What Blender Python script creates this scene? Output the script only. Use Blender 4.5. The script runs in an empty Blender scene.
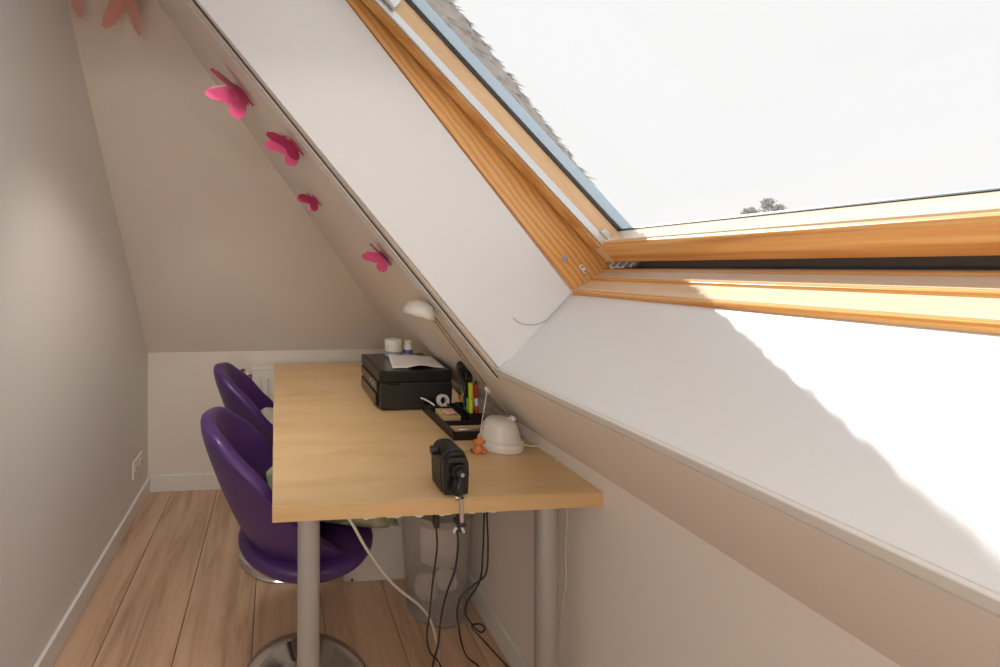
import bpy, bmesh, math, random
from mathutils import Vector, Matrix
random.seed(7)
R = math.radians
sc = bpy.context.scene
C = sc.collection

# ------------------------------------------------------------------ camera
FPX, YAW, CH = 445.0, R(5), 1.27
CX, CY = 275 + FPX * math.tan(YAW), 267.0
cd = bpy.data.cameras.new('camera')
cam = bpy.data.objects.new('camera', cd); C.objects.link(cam)
cam.location = (0, 0, CH); cam.rotation_euler = (R(90), 0, -YAW)
cd.sensor_width = 36; cd.lens = FPX / 1000 * 36; cd.clip_start = 0.02
cd.shift_x = (500 - CX) / 1000; cd.shift_y = (CY - 333.5) / 1000
sc.camera = cam
# ------------------------------------------------------------------ light
w = bpy.data.worlds.new('overcast_sky'); sc.world = w; w.use_nodes = True
bg = w.node_tree.nodes['Background']
bg.inputs[0].default_value = (1.0, 1.0, 1.0, 1); bg.inputs[1].default_value = 0.95
sd = bpy.data.lights.new('sun', 'SUN'); so = bpy.data.objects.new('sun', sd); C.objects.link(so)
sd.energy = 6.0; sd.angle = R(0.8); sd.color = (1, .97, .92)
az, el = R(-10), R(49)
SUN = Vector((math.sin(az) * math.cos(el), math.cos(az) * math.cos(el), math.sin(el)))
so.rotation_euler = SUN.to_track_quat('Z', 'Y').to_euler(); so.location = SUN * 6
# added, unseen front fill; its cone cut leaves everything above a tilted plane unlit
fd = bpy.data.lights.new('added_front_fill', 'SPOT'); fo = bpy.data.objects.new('added_front_fill', fd); C.objects.link(fo)
fd.energy = 15; fd.color = (1, .90, .80); fd.spot_size = R(180); fd.spot_blend = .05; fd.shadow_soft_size = .05
fo.location = (-.30, -.40, 1.13)
fe = R(24 - 90); fa = R(0)
fdir = Vector((math.sin(fa) * math.cos(fe), math.cos(fa) * math.cos(fe), math.sin(fe)))
fo.rotation_euler = (-fdir).to_track_quat('Z', 'Y').to_euler()
# added fill light, no fixture, in the part of the room behind the camera
ld = bpy.data.lights.new('added_rear_fill', 'AREA'); lo = bpy.data.objects.new('added_rear_fill', ld); C.objects.link(lo)
ld.shape = 'DISK'; ld.size = .45; ld.energy = 7; ld.color = (1, .88, .76)
lo.location = (-.40, -1.3, 2.0); lo.rotation_euler = (R(50), 0, 0)
# unseen fill added to brighten floor and desk, near the apex above the chairs
dd = bpy.data.lights.new('added_top_fill', 'SPOT'); do = bpy.data.objects.new('added_top_fill', dd); C.objects.link(do)
dd.energy = 34; dd.color = (1, .91, .81); dd.spot_size = R(80); dd.spot_blend = .8; dd.shadow_soft_size = .07
do.location = (-.36, 1.12, 2.01); do.rotation_euler = (R(24), R(-5), 0)
sc.view_settings.view_transform = 'Standard'; sc.view_settings.look = 'None'
sc.view_settings.gamma = 1; sc.view_settings.use_curve_mapping = False
sc.view_settings.exposure = 0.0

# ------------------------------------------------------------------ pixel -> point
_F = Vector((math.sin(YAW), math.cos(YAW), 0)); _R = Vector((math.cos(YAW), -math.sin(YAW), 0)); _U = Vector((0, 0, 1))
CAM = Vector((0, 0, CH))
def ray(u, v): return _F + _R * ((u - CX) / FPX) + _U * ((CY - v) / FPX)
def hit(u, v, p, n):
    d = ray(u, v); n = Vector(n)
    return CAM + d * ((Vector(p) - CAM).dot(n) / d.dot(n))
def at_y(u, v, y): return hit(u, v, (0, y, 0), (0, 1, 0))
def at_z(u, v, z): return hit(u, v, (0, 0, z), (0, 0, 1))
def at_x(u, v, x): return hit(u, v, (x, 0, 0), (1, 0, 0))

# ------------------------------------------------------------------ dimensions (metres)
XL, XR, YF, YB = -.716, .757, 2.59, -2.3
KNEE = .785
A = R(50.5); S = Vector((-math.cos(A), 0, math.sin(A))); N = Vector((math.sin(A), 0, math.cos(A)))
PC = Vector((XR, 0, KNEE))                      # a point of the right slope
def slope_x(z): return XR - (z - KNEE) / math.tan(A)
FA = R(55); SF = Vector((0, -math.cos(FA), math.sin(FA))); NF = Vector((0, math.sin(FA), math.cos(FA)))
PF = Vector((0, YF, KNEE))
DT = .75                                        # desk top
Y0, Y1 = 1.115, -.225                           # window sides
P0 = Vector((.79, 0, 1.208)); WL = 1.40         # window frame: inner lower edge, length up the slope
LIP = Vector((.583, 0, 1.006))                  # room edge of the sill board

# ------------------------------------------------------------------ materials
M = {}
def mat(name, col, rough=.6, metal=0, spec=.5, coat=0, noise=None, bump=None, alpha=1, trans=0, sheen=0):
    m = bpy.data.materials.new(name); m.use_nodes = True
    nt = m.node_tree; b = nt.nodes['Principled BSDF']
    b.inputs['Base Color'].default_value = (*col, 1); b.inputs['Roughness'].default_value = rough
    b.inputs['Metallic'].default_value = metal; b.inputs['Specular IOR Level'].default_value = spec
    b.inputs['Coat Weight'].default_value = coat; b.inputs['Coat Roughness'].default_value = .12
    b.inputs['Alpha'].default_value = alpha; b.inputs['Transmission Weight'].default_value = trans
    b.inputs['Sheen Weight'].default_value = sheen
    tc = nt.nodes.new('ShaderNodeTexCoord')
    if noise:
        sc_, amt = noise
        n = nt.nodes.new('ShaderNodeTexNoise'); n.inputs['Scale'].default_value = sc_; n.inputs['Detail'].default_value = 4
        nt.links.new(tc.outputs['Object'], n.inputs['Vector'])
        mx = nt.nodes.new('ShaderNodeMix'); mx.data_type = 'RGBA'
        mx.inputs['A'].default_value = (*[c * (1 - amt) for c in col], 1)
        mx.inputs['B'].default_value = (*[min(1, c * (1 + amt)) for c in col], 1)
        nt.links.new(n.outputs['Fac'], mx.inputs['Factor']); nt.links.new(mx.outputs['Result'], b.inputs['Base Color'])
    if bump:
        sc_, st = bump
        n = nt.nodes.new('ShaderNodeTexNoise'); n.inputs['Scale'].default_value = sc_; n.inputs['Detail'].default_value = 3
        nt.links.new(tc.outputs['Object'], n.inputs['Vector'])
        bp = nt.nodes.new('ShaderNodeBump'); bp.inputs['Strength'].default_value = st; bp.inputs['Distance'].default_value = .002
        nt.links.new(n.outputs['Fac'], bp.inputs['Height']); nt.links.new(bp.outputs['Normal'], b.inputs['Normal'])
    M[name] = m
    return m
def wood(name, cols, scale, axis_scale, rough=.4, coat=0, ring=False, bump=.15, axes=((1, 0, 0), (0, 1, 0), (0, 0, 1)), per_object=0, coords='Object'):
    """grain stretched along one axis; cols = list of (pos, rgb)"""
    m = bpy.data.materials.new(name); m.use_nodes = True
    nt = m.node_tree; b = nt.nodes['Principled BSDF']; L = nt.links.new
    b.inputs['Roughness'].default_value = rough; b.inputs['Coat Weight'].default_value = coat; b.inputs['Coat Roughness'].default_value = .15
    tc = nt.nodes.new('ShaderNodeTexCoord'); cb = nt.nodes.new('ShaderNodeCombineXYZ')
    for i, ax in enumerate(axes):
        dt = nt.nodes.new('ShaderNodeVectorMath'); dt.operation = 'DOT_PRODUCT'; dt.inputs[1].default_value = Vector(ax).normalized() * axis_scale[i]
        L(tc.outputs[coords], dt.inputs[0]); L(dt.outputs['Value'], cb.inputs[i])
    vec = cb.outputs[0]
    if per_object:
        oi = nt.nodes.new('ShaderNodeObjectInfo'); ad = nt.nodes.new('ShaderNodeVectorMath'); ad.operation = 'ADD'
        sc_ = nt.nodes.new('ShaderNodeMath'); sc_.operation = 'MULTIPLY'; sc_.inputs[1].default_value = per_object
        L(oi.outputs['Random'], sc_.inputs[0]); L(vec, ad.inputs[0]); L(sc_.outputs[0], ad.inputs[1]); vec = ad.outputs[0]
    n1 = nt.nodes.new('ShaderNodeTexNoise'); n1.inputs['Scale'].default_value = scale; n1.inputs['Detail'].default_value = 6
    n1.inputs['Roughness'].default_value = .6; n1.inputs['Distortion'].default_value = .6
    L(vec, n1.inputs['Vector']); fac = n1.outputs['Fac']
    if ring:                                   # annual rings cut lengthwise: distorted bands across the grain
        wv = nt.nodes.new('ShaderNodeTexWave'); wv.wave_type = 'BANDS'; wv.bands_direction = 'X'; wv.inputs['Scale'].default_value = ring
        wv.inputs['Distortion'].default_value = 7; wv.inputs['Detail'].default_value = 3; wv.inputs['Detail Scale'].default_value = .7
        L(vec, wv.inputs['Vector'])
        mm = nt.nodes.new('ShaderNodeMath'); mm.operation = 'MULTIPLY_ADD'; mm.inputs[1].default_value = .42
        m2 = nt.nodes.new('ShaderNodeMath'); m2.operation = 'MULTIPLY'; m2.inputs[1].default_value = .58
        L(fac, m2.inputs[0]); L(wv.outputs['Fac'], mm.inputs[0]); L(m2.outputs[0], mm.inputs[2]); fac = mm.outputs[0]
    cr = nt.nodes.new('ShaderNodeValToRGB')
    while len(cr.color_ramp.elements) < len(cols): cr.color_ramp.elements.new(.5)
    for e, (p, c) in zip(cr.color_ramp.elements, cols): e.position = p; e.color = (*c, 1)
    L(fac, cr.inputs['Fac']); L(cr.outputs['Color'], b.inputs['Base Color'])
    bp = nt.nodes.new('ShaderNodeBump'); bp.inputs['Strength'].default_value = bump; bp.inputs['Distance'].default_value = .001
    L(fac, bp.inputs['Height']); L(bp.outputs['Normal'], b.inputs['Normal'])
    M[name] = m
    return m

mat('wall_paint', (.80, .74, .68), .75, spec=.25, bump=(140, .05))
mat('daylit_wall_paint', (.80, .79, .78), .75, spec=.25, bump=(140, .05))  # cooler copy of the wall paint, daylight tint put into its colour
mat('slope_paint', (.79, .725, .665), .8, spec=.2, bump=(120, .05))
mat('trim_white', (.80, .78, .755), .4)
mat('sill_white', (.80, .81, .82), .32, noise=(3, .015))
mat('white_plastic', (.80, .775, .72), .35)
mat('white_metal', (.82, .80, .77), .3)
mat('alu', (.72, .73, .74), .3, metal=.85)
mat('dark_groove', (.06, .05, .045), .6)
wood('floor_oak', [(.28, (.38, .23, .145)), (.5, (.59, .395, .265)), (.72, (.68, .48, .335))], 3.2, (5.5, .55, 1), rough=.45, per_object=37, bump=.2)
mat('floor_joint', (.07, .04, .025), .8)
YA = (0, 1, 0)
wood('pine', [(.25, (.60, .25, .06)), (.5, (.74, .36, .10)), (.75, (.84, .50, .19))], 4, (9, .5, 9), rough=.3, coat=.3, ring=4.5, bump=.04, axes=(N, YA, S))
wood('pine_jamb', [(.2, (.62, .27, .07)), (.5, (.76, .40, .13)), (.8, (.82, .48, .18))], 3, (3, .8, 5), rough=.32, coat=.2, ring=7, bump=.04, axes=(N, S, YA))
wood('pine_pale', [(.3, (.72, .47, .26)), (.6, (.79, .55, .32)), (.8, (.83, .61, .39))], 4, (9, 1, 9), rough=.4, bump=.04, axes=(N, S, YA))
wood('pine_sunlit', [(.3, (.80, .62, .43)), (.6, (.86, .70, .52)), (.8, (.88, .74, .58))], 4, (9, .6, 9), rough=.25, coat=.4, bump=.04, axes=(N, YA, S))  # pale lacquered pine, whitened further: sunlight put into its colour
wood('birch', [(.25, (.64, .43, .21)), (.5, (.73, .51, .27)), (.78, (.80, .59, .34))], 2.6, (1.2, 4.5, 3), rough=.38, bump=.03)
wood('birch_edge', [(.25, (.60, .39, .18)), (.5, (.68, .45, .22)), (.78, (.74, .51, .27))], 2.6, (.8, 4.5, 9), rough=.4, bump=.03)
mat('purple_leather', (.062, .020, .135), .42, bump=(220, .12), coat=.08)
mat('purple_thread', (.10, .05, .17), .6)
mat('chrome', (.62, .60, .58), .12, metal=1)
mat('leg_grey', (.44, .42, .41), .38, metal=.35)
mat('black_plastic', (.012, .012, .013), .38)
mat('black_gloss', (.012, .011, .012), .16)
mat('printer_side', (.022, .020, .019), .45)
mat('rubber', (.035, .032, .03), .55)
mat('gasket', (.15, .13, .115), .5)
mat('sky_tinted_cladding', (.50, .62, .72), .25, metal=.4)  # metal cover, blue of the reflected sky put into its colour
mat('seal_dark', (.03, .035, .04), .5)
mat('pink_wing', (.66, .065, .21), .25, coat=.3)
mat('shaded_pink_wing', (.44, .022, .11), .3, coat=.2)  # darker copy of the wing pink, shade put into the colour
mat('salmon_wing', (.78, .42, .37), .5)
mat('cord_white', (.74, .69, .61), .45)
mat('brass_grey', (.30, .235, .175), .45)
mat('cord_grey', (.50, .46, .43), .5)
mat('paper', (.80, .76, .75), .8)
mat('bottle_blue', (.10, .16, .42), .5)
mat('ink_grey', (.30, .33, .42), .6)
mat('kraft', (.62, .46, .24), .8, noise=(40, .12))
mat('pink_rubber', (.72, .42, .38), .6, noise=(60, .25))
mat('highlighter', (.58, .70, .03), .4)
mat('green_pen', (.30, .55, .05), .4)
mat('red_pen', (.50, .02, .03), .35)
mat('orange_card', (.82, .36, .03), .6)
mat('peach_card', (.78, .55, .36), .7)
mat('blue_pen', (.06, .20, .45), .35)
mat('pen_white', (.75, .76, .80), .35)
mat('grey_card', (.32, .29, .28), .6)
mat('orange_wood', (.70, .24, .06), .5)
mat('green_bead', (.16, .17, .10), .5)
mat('brown_valve', (.12, .07, .03), .5)
mat('steel', (.65, .63, .60), .25, metal=.9)
mat('white_board', (.72, .70, .67), .45)
mat('light_fabric', (.62, .58, .54), .9)
mat('socket_dark', (.25, .23, .22), .6)
mat('thatch', (.50, .48, .46), .9, noise=(30, .3))
mat('hazy_leaf', (.52, .51, .47), .8)  # distant foliage, paled: haze is painted into the base colour
mat('bark', (.42, .39, .36), .9)
# floral cushion
m = mat('floral', (.6, .5, .4), .9); nt = m.node_tree; b = nt.nodes['Principled BSDF']
tc = nt.nodes['Texture Coordinate']; vo = nt.nodes.new('ShaderNodeTexVoronoi'); vo.inputs['Scale'].default_value = 19
nz = nt.nodes.new('ShaderNodeTexNoise'); nz.inputs['Scale'].default_value = 9
cr = nt.nodes.new('ShaderNodeValToRGB'); cr.color_ramp.interpolation = 'EASE'
for _ in range(3): cr.color_ramp.elements.new(.5)
for e, (p, c) in zip(cr.color_ramp.elements, [(0, (.45, .20, .17)), (.35, (.55, .30, .24)), (.5, (.58, .50, .36)), (.65, (.20, .26, .14)), (1, (.55, .48, .36))]):
    e.position = p; e.color = (*c, 1)
ad = nt.nodes.new('ShaderNodeMath'); ad.operation = 'MULTIPLY_ADD'; ad.inputs[1].default_value = .5
nt.links.new(tc.outputs['Object'], vo.inputs['Vector']); nt.links.new(tc.outputs['Object'], nz.inputs['Vector'])
nt.links.new(vo.outputs['Distance'], ad.inputs[0]); nt.links.new(nz.outputs['Fac'], ad.inputs[2])
nt.links.new(ad.outputs[0], cr.inputs['Fac']); nt.links.new(cr.outputs['Color'], b.inputs['Base Color'])
# glass pane: clear, with a Fresnel reflection
m = bpy.data.materials.new('window_glass'); m.use_nodes = True; nt = m.node_tree
for n in list(nt.nodes):
    if n.type == 'BSDF_PRINCIPLED': nt.nodes.remove(n)
out = [n for n in nt.nodes if n.type == 'OUTPUT_MATERIAL'][0]
tr = nt.nodes.new('ShaderNodeBsdfTransparent'); tr.inputs[0].default_value = (1, 1, 1, 1)
gl = nt.nodes.new('ShaderNodeBsdfGlossy'); gl.inputs['Roughness'].default_value = .02
lw = nt.nodes.new('ShaderNodeLayerWeight'); lw.inputs[0].default_value = .5
pw5 = nt.nodes.new('ShaderNodeMath'); pw5.operation = 'POWER'; pw5.inputs[1].default_value = 5
fr = nt.nodes.new('ShaderNodeMath'); fr.operation = 'MULTIPLY_ADD'; fr.inputs[1].default_value = .3; fr.inputs[2].default_value = .008
nt.links.new(lw.outputs['Facing'], pw5.inputs[0]); nt.links.new(pw5.outputs[0], fr.inputs[0])
mx = nt.nodes.new('ShaderNodeMixShader')
nt.links.new(fr.outputs[0], mx.inputs[0]); nt.links.new(tr.outputs[0], mx.inputs[1]); nt.links.new(gl.outputs[0], mx.inputs[2])
nt.links.new(mx.outputs[0], out.inputs[0]); M['window_glass'] = m
# smoky translucent bin plastic
m = bpy.data.materials.new('bin_plastic'); m.use_nodes = True; nt = m.node_tree
b = nt.nodes['Principled BSDF']; b.inputs['Base Color'].default_value = (.84, .81, .78, 1); b.inputs['Roughness'].default_value = .2
out = [n for n in nt.nodes if n.type == 'OUTPUT_MATERIAL'][0]
tr = nt.nodes.new('ShaderNodeBsdfTransparent'); tr.inputs[0].default_value = (.97, .96, .95, 1)
mx = nt.nodes.new('ShaderNodeMixShader'); mx.inputs[0].default_value = .27
nt.links.new(tr.outputs[0], mx.inputs[1]); nt.links.new(b.outputs[0], mx.inputs[2]); nt.links.new(mx.outputs[0], out.inputs[0]); M['bin_plastic'] = m

# ------------------------------------------------------------------ mesh helpers
def world_loc(o):
    p = Vector((0, 0, 0))
    while o is not None: p = p + o.location; o = o.parent
    return p
def obj(name, bm, material, parent=None, world=True, smooth=False, bevel=0, seg=2, subsurf=0, kind=None, solid=0):
    bmesh.ops.recalc_face_normals(bm, faces=bm.faces[:])
    if smooth:
        for f in bm.faces: f.smooth = True
    me = bpy.data.meshes.new(name); 
    if parent is not None and world: bmesh.ops.translate(bm, verts=bm.verts[:], vec=-world_loc(parent))
    bm.to_mesh(me); bm.free()
    me.materials.append(M[material]); o = bpy.data.objects.new(name, me); C.objects.link(o); o.parent = parent
    if solid:
        s_ = o.modifiers.new('solid', 'SOLIDIFY'); s_.thickness = solid; s_.offset = 0
    if bevel:
        bv = o.modifiers.new('bevel', 'BEVEL'); bv.width = bevel; bv.segments = seg; bv.limit_method = 'ANGLE'; bv.angle_limit = R(40)
    if subsurf:
        ss = o.modifiers.new('subsurf', 'SUBSURF'); ss.levels = subsurf; ss.render_levels = subsurf
    if kind: o['kind'] = kind
    return o
def center(o):
    """move a world-built top-level mesh's origin to its base centre"""
    vs = [v.co for v in o.data.vertices]
    c = Vector(((min(v.x for v in vs) + max(v.x for v in vs)) / 2, (min(v.y for v in vs) + max(v.y for v in vs)) / 2, min(v.z for v in vs)))
    o.data.transform(Matrix.Translation(-c)); o.location = c
    return o
def tag(o, label, cat, group=None):
    o['label'] = label; o['category'] = cat
    if group: o['group'] = group
    return o
def thing(name, label, cat, loc=(0, 0, 0), rz=0, group=None):
    o = bpy.data.objects.new(name, None); C.objects.link(o); o.location = loc; o.rotation_euler = (0, 0, rz); o.empty_display_size = .1
    return tag(o, label, cat, group)
def B(): return bmesh.new()
def box(bm, x0, x1, y0, y1, z0, z1, mtx=None):
    vs = [bm.verts.new((x, y, z)) for x in (x0, x1) for y in (y0, y1) for z in (z0, z1)]
    if mtx is not None:
        for v in vs: v.co = mtx @ v.co
    for q in ((0, 1, 3, 2), (4, 6, 7, 5), (0, 4, 5, 1), (2, 3, 7, 6), (0, 2, 6, 4), (1, 5, 7, 3)): bm.faces.new([vs[i] for i in q])
    return bm
def prism(bm, pts, d):
    """polygon of 3-D points extruded by vector d"""
    d = Vector(d); a = [bm.verts.new(Vector(p)) for p in pts]; c = [bm.verts.new(Vector(p) + d) for p in pts]
    bm.faces.new(a); bm.faces.new(c[::-1])
    for i in range(len(a)): j = (i + 1) % len(a); bm.faces.new((a[i], a[j], c[j], c[i]))
    return bm
def smooth_path(pts, n=8):
    P = [Vector(p) for p in pts]; out = []
    for i in range(len(P) - 1):
        p0 = P[max(0, i - 1)]; p1 = P[i]; p2 = P[i + 1]; p3 = P[min(len(P) - 1, i + 2)]
        for k in range(n):
            t = k / n
            out.append(.5 * ((2 * p1) + (p2 - p0) * t + (2 * p0 - 5 * p1 + 4 * p2 - p3) * t * t + (3 * p1 - p0 - 3 * p2 + p3) * t ** 3))
    out.append(P[-1]); return out
def tube(bm, pts, r, n=8, curve=0, caps=True):
    P = smooth_path(pts, curve) if curve else [Vector(p) for p in pts]
    rings = []
    up = None
    for i, p in enumerate(P):
        d = (P[min(i + 1, len(P) - 1)] - P[max(i - 1, 0)]).normalized()
        if up is None: up = Vector((0, 0, 1)) if abs(d.z) < .9 else Vector((1, 0, 0))
        s_ = d.cross(up).normalized(); up = s_.cross(d).normalized()
        rr = r[i] if isinstance(r, (list, tuple)) else r
        rings.append([bm.verts.new(p + (s_ * math.cos(2 * math.pi * k / n) + up * math.sin(2 * math.pi * k / n)) * rr) for k in range(n)])
    for a, c in zip(rings, rings[1:]):
        for k in range(n): j = (k + 1) % n; bm.faces.new((a[k], a[j], c[j], c[k]))
    if caps: bm.faces.new(rings[0][::-1]); bm.faces.new(rings[-1])
    return bm
def lathe(bm, prof, n=32, c=(0, 0, 0), closed=False):
    """prof = [(r, z)] turned about the vertical axis through c"""
    c = Vector(c); rings = []
    for r, z in prof:
        if r < 1e-6: rings.append([bm.verts.new(c + Vector((0, 0, z)))])
        else: rings.append([bm.verts.new(c + Vector((r * math.cos(2 * math.pi * k / n), r * math.sin(2 * math.pi * k / n), z))) for k in range(n)])
    seq = list(zip(rings, rings[1:])) + ([(rings[-1], rings[0])] if closed else [])
    for a, b_ in seq:
        for k in range(n):
            j = (k + 1) % n
            q = [a[0] if len(a) == 1 else a[k], a[0] if len(a) == 1 else a[j], b_[0] if len(b_) == 1 else b_[j], b_[0] if len(b_) == 1 else b_[k]]
            u = []
            for v in q:
                if v not in u: u.append(v)
            if len(u) > 2: bm.faces.new(u)
    return bm
def struct(o, label=None):
    o['kind'] = 'structure'
    if label: o['label'] = label
    return o

# ================================================================== THE ROOM
fl = struct(obj('floor', box(B(), XL - .1, XR + .1, YB - .1, YF + .1, -.09, -.012), 'floor_joint'), 'brown oak plank floor of the attic room')
pw = .2515; x0 = -.579 - pw * 1
k = 0
for i in range(7):
    a, b_ = x0 + i * pw, x0 + (i + 1) * pw
    a, b_ = max(a, XL), min(b_, XR)
    if b_ - a < .02: continue
    j = random.uniform(.1, 1.15); ends = [YB, j - 1.6, j, YF] if j - 1.6 > YB + .1 else [YB, j, YF]
    for ya, yb in zip(ends, ends[1:]):
        obj('plank', box(B(), a + .0011, b_ - .0011, ya + .0011, yb - .0011, -.012, 0), 'floor_oak', fl, bevel=.0012, seg=1)
T = .1
struct(obj('wall_left', box(B(), XL - T, XL, YB - T, YF + T, -.09, 3.0), 'daylit_wall_paint'), 'plain white left wall of the attic room')
struct(obj('wall_far', box(B(), XL, XR + T, YF, YF + T, -.09, KNEE + .02), 'wall_paint'), 'low white knee wall behind the desk')
struct(obj('wall_right', box(B(), XR, XR + T, YB - T, YF, -.09, KNEE), 'wall_paint'), 'low white knee wall along the desk')
struct(obj('wall_back', box(B(), XL, XR + T, YB - T, YB, -.09, 3.0), 'wall_paint'), 'plain white end wall of the room')
# far slope
zt = KNEE + (XR - XL) * math.tan(A)               # height at which the hip meets the left wall
yt = YF - (zt - KNEE) / math.tan(FA)
pts = [PF + Vector((XL, 0, 0)), PF + Vector((XR + .03, 0, 0)), Vector((XL + .03, yt, zt)), Vector((XL, yt, zt))]
struct(obj('ceiling', prism(B(), pts, NF * .05), 'slope_paint'), 'white sloping ceiling above the far knee wall')
# right slope with the window opening: four slabs joined round the hole
def on_slope(s, y): return PC + S * s + Vector((0, y, 0))
s_top = 1.473 / math.cos(A) + .02
s_a = (XR - LIP.x) / math.cos(A) - .022          # lower edge of the opening
PT = P0 + S * WL                                  # upper inner edge of the frame
s_b = (PT.z - KNEE) / math.sin(A)                 # level head
bm = B()
for sa, sb, ya, yb in ((-.02, s_top, Y0 + .02, YF), (-.02, s_top, YB, Y1 - .02), (-.02, s_a, Y1 - .02, Y0 + .02), (s_b, s_top, Y1 - .02, Y0 + .02)):
    prism(bm, [on_slope(sa, ya), on_slope(sa, yb), on_slope(sb, yb), on_slope(sb, ya)], N * .045)
struct(obj('ceiling', bm, 'slope_paint'), 'white sloping ceiling holding the roof window')
# boards lining the window opening
def reveal_poly(y, proud):
    a = LIP.copy(); a.y = y
    b1 = on_slope(s_b, y) - N * proud; b0 = LIP + Vector((0, y, 0)) - N * 0
    return [b0, P0 + Vector((0, y, 0)) + Vector((.0, 0, -.012)), P0 + S * WL + Vector((0, y, 0)), b1]
struct(obj('wall_reveal_left', prism(B(), reveal_poly(Y0, .01), (0, .02, 0)), 'sill_white', bevel=.0015), 'white side board lining the roof window, beside the desk')
struct(obj('wall_reveal_right', prism(B(), reveal_poly(Y1, .01), (0, -.02, 0)), 'sill_white', bevel=.0015), 'white side board lining the roof window, away from the desk')
nd = Vector(((P0.z - LIP.z), 0, -(P0.x - LIP.x))).normalized()      # out of the room, downwards
struct(obj('wall_reveal_sill', prism(B(), [LIP + Vector((0, Y0, 0)), P0 + Vector((-.001, Y0, -.010)), P0 + Vector((-.001, Y0, -.010)) + nd * .018, LIP + Vector((0, Y0, 0)) + nd * .018], (0, Y1 - Y0, 0)), 'sill_white', bevel=.0012), 'white sloping sill board below the roof window')
hp = [PT, on_slope(s_b, 0) - N * .01]
struct(obj('wall_reveal_head', prism(B(), [hp[0] + Vector((0, Y0, 0)), hp[1] + Vector((0, Y0, 0)), hp[1] + Vector((0, Y0, .018)), hp[0] + Vector((0, Y0, .018))], (0, Y1 - Y0, 0)), 'sill_white'), 'white head board above the roof window')
# lip strip under the sill board
struct(obj('trim_1', prism(B(), [LIP + Vector((-.0035, Y0 + .02, -.0045)), LIP + Vector((.012, Y0 + .02, .008)), LIP + Vector((.025, Y0 + .02, -.010)), LIP + Vector((.0085, Y0 + .02, -.0225))], (0, Y1 - Y0 - .04, 0)), 'trim_white', bevel=.002), 'white edge strip along the window sill board')
# double white track on the slope beside the window
tr0 = thing('trim_2', '', 'track'); del tr0['label']; del tr0['category']; tr0['kind'] = 'structure'; tr0['label'] = 'thin white double curtain track on the sloping ceiling'
def strip(ya, yb, ka, kb, sa, sb): return prism(B(), [on_slope(sa, ya) - N * ka, on_slope(sa, yb) - N * ka, on_slope(sb, yb) - N * ka, on_slope(sb, ya) - N * ka], -N * (kb - ka))
obj('track_base', strip(1.160, 1.224, 0, .002, s_a - .013, s_top - .1), 'dark_groove', tr0)
for ya, yb in ((1.171, 1.191), (1.203, 1.224)):
    obj('track_rib', strip(ya, yb, 0, .006, s_a - .017, s_top - .1), 'white_metal', tr0, bevel=.0008)
# skirting
struct(obj('baseboard_left', box(B(), XL, XL + .014, YB, YF, 0, .082), 'trim_white', bevel=.003), 'white skirting board along the left wall')
struct(obj('baseboard_far', box(B(), XL + .014, XR - .014, YF - .014, YF, 0, .092), 'trim_white', bevel=.003), 'white skirting board along the far knee wall')
struct(obj('baseboard_right', box(B(), XR - .014, XR, YB, YF, 0, .082), 'trim_white', bevel=.003), 'white skirting board along the right knee wall')

# ================================================================== ROOF WINDOW
win = bpy.data.objects.new('window_1', None); C.objects.link(win); win.location = P0 + Vector((0, Y0, 0)); win['kind'] = 'structure'
win['label'] = 'pine roof window with its sash tilted open'
def fpt(s, k, y): return P0 + S * s + N * k + Vector((0, y, 0))
for ya, yb in ((Y0, Y0 + .035), (Y1, Y1 - .035)):
    obj('frame_jamb', prism(B(), [fpt(-.02, 0, ya), fpt(WL + .04, 0, ya), fpt(WL + .04, .15, ya), fpt(-.02, .15, ya)], (0, yb - ya, 0)), 'pine_jamb', win, bevel=.0015)
obj('frame_head', prism(B(), [fpt(WL, 0, Y0), fpt(WL + .04, 0, Y0), fpt(WL + .04, .13, Y0), fpt(WL, .13, Y0)], (0, Y1 - Y0, 0)), 'pine', win, bevel=.0015)
prof = [(.787, 1.196), (.7835, 1.2005), (.785, 1.2085), (.791, 1.2105), (.834, 1.2325), (.8335, 1.2395), (.839, 1.2425), (.874, 1.2585), (.8735, 1.2635), (.878, 1.2655), (.893, 1.2655), (.893, 1.17), (.80, 1.17)]
obj('frame_sill', prism(B(), [(x, Y0, z) for x, z in prof], (0, Y1 - Y0, 0)), 'pine', win, bevel=.001)
for (xa, za), (xb, zb_) in (((.7915, 1.2108), (.8335, 1.2324)), ((.8395, 1.2428), (.8735, 1.2584))):
    obj('sill_flat', prism(B(), [(xa, Y0 - .0005, za), (xb, Y0 - .0005, zb_), (xb, Y0 - .0005, zb_ + .0012), (xa, Y0 - .0005, za + .0012)], (0, Y1 - Y0 + .001, 0)), 'pine_sunlit', win)
obj('frame_gasket', prism(B(), [(x, Y0, z) for x, z in ((.8935, 1.17), (.8935, 1.2645), (.905, 1.268), (.93, 1.268), (.93, 1.325), (.937, 1.325), (.937, 1.17))], (0, Y1 - Y0, 0)), 'gasket', win)
A2 = R(45.3); S2 = Vector((-math.cos(A2), 0, math.sin(A2))); N2 = Vector((math.sin(A2), 0, math.cos(A2)))
E0 = Vector((.868, 0, 1.283)); SL = 1.395
def spt(s, k, y): return E0 + S2 * s + N2 * k + Vector((0, y, 0))
ys0, ys1 = Y0 - .014, Y1 + .014            # sash outer sides
yi0, yi1 = Y0 - .046, Y1 + .046            # daylight sides
GZ = .068
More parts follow.
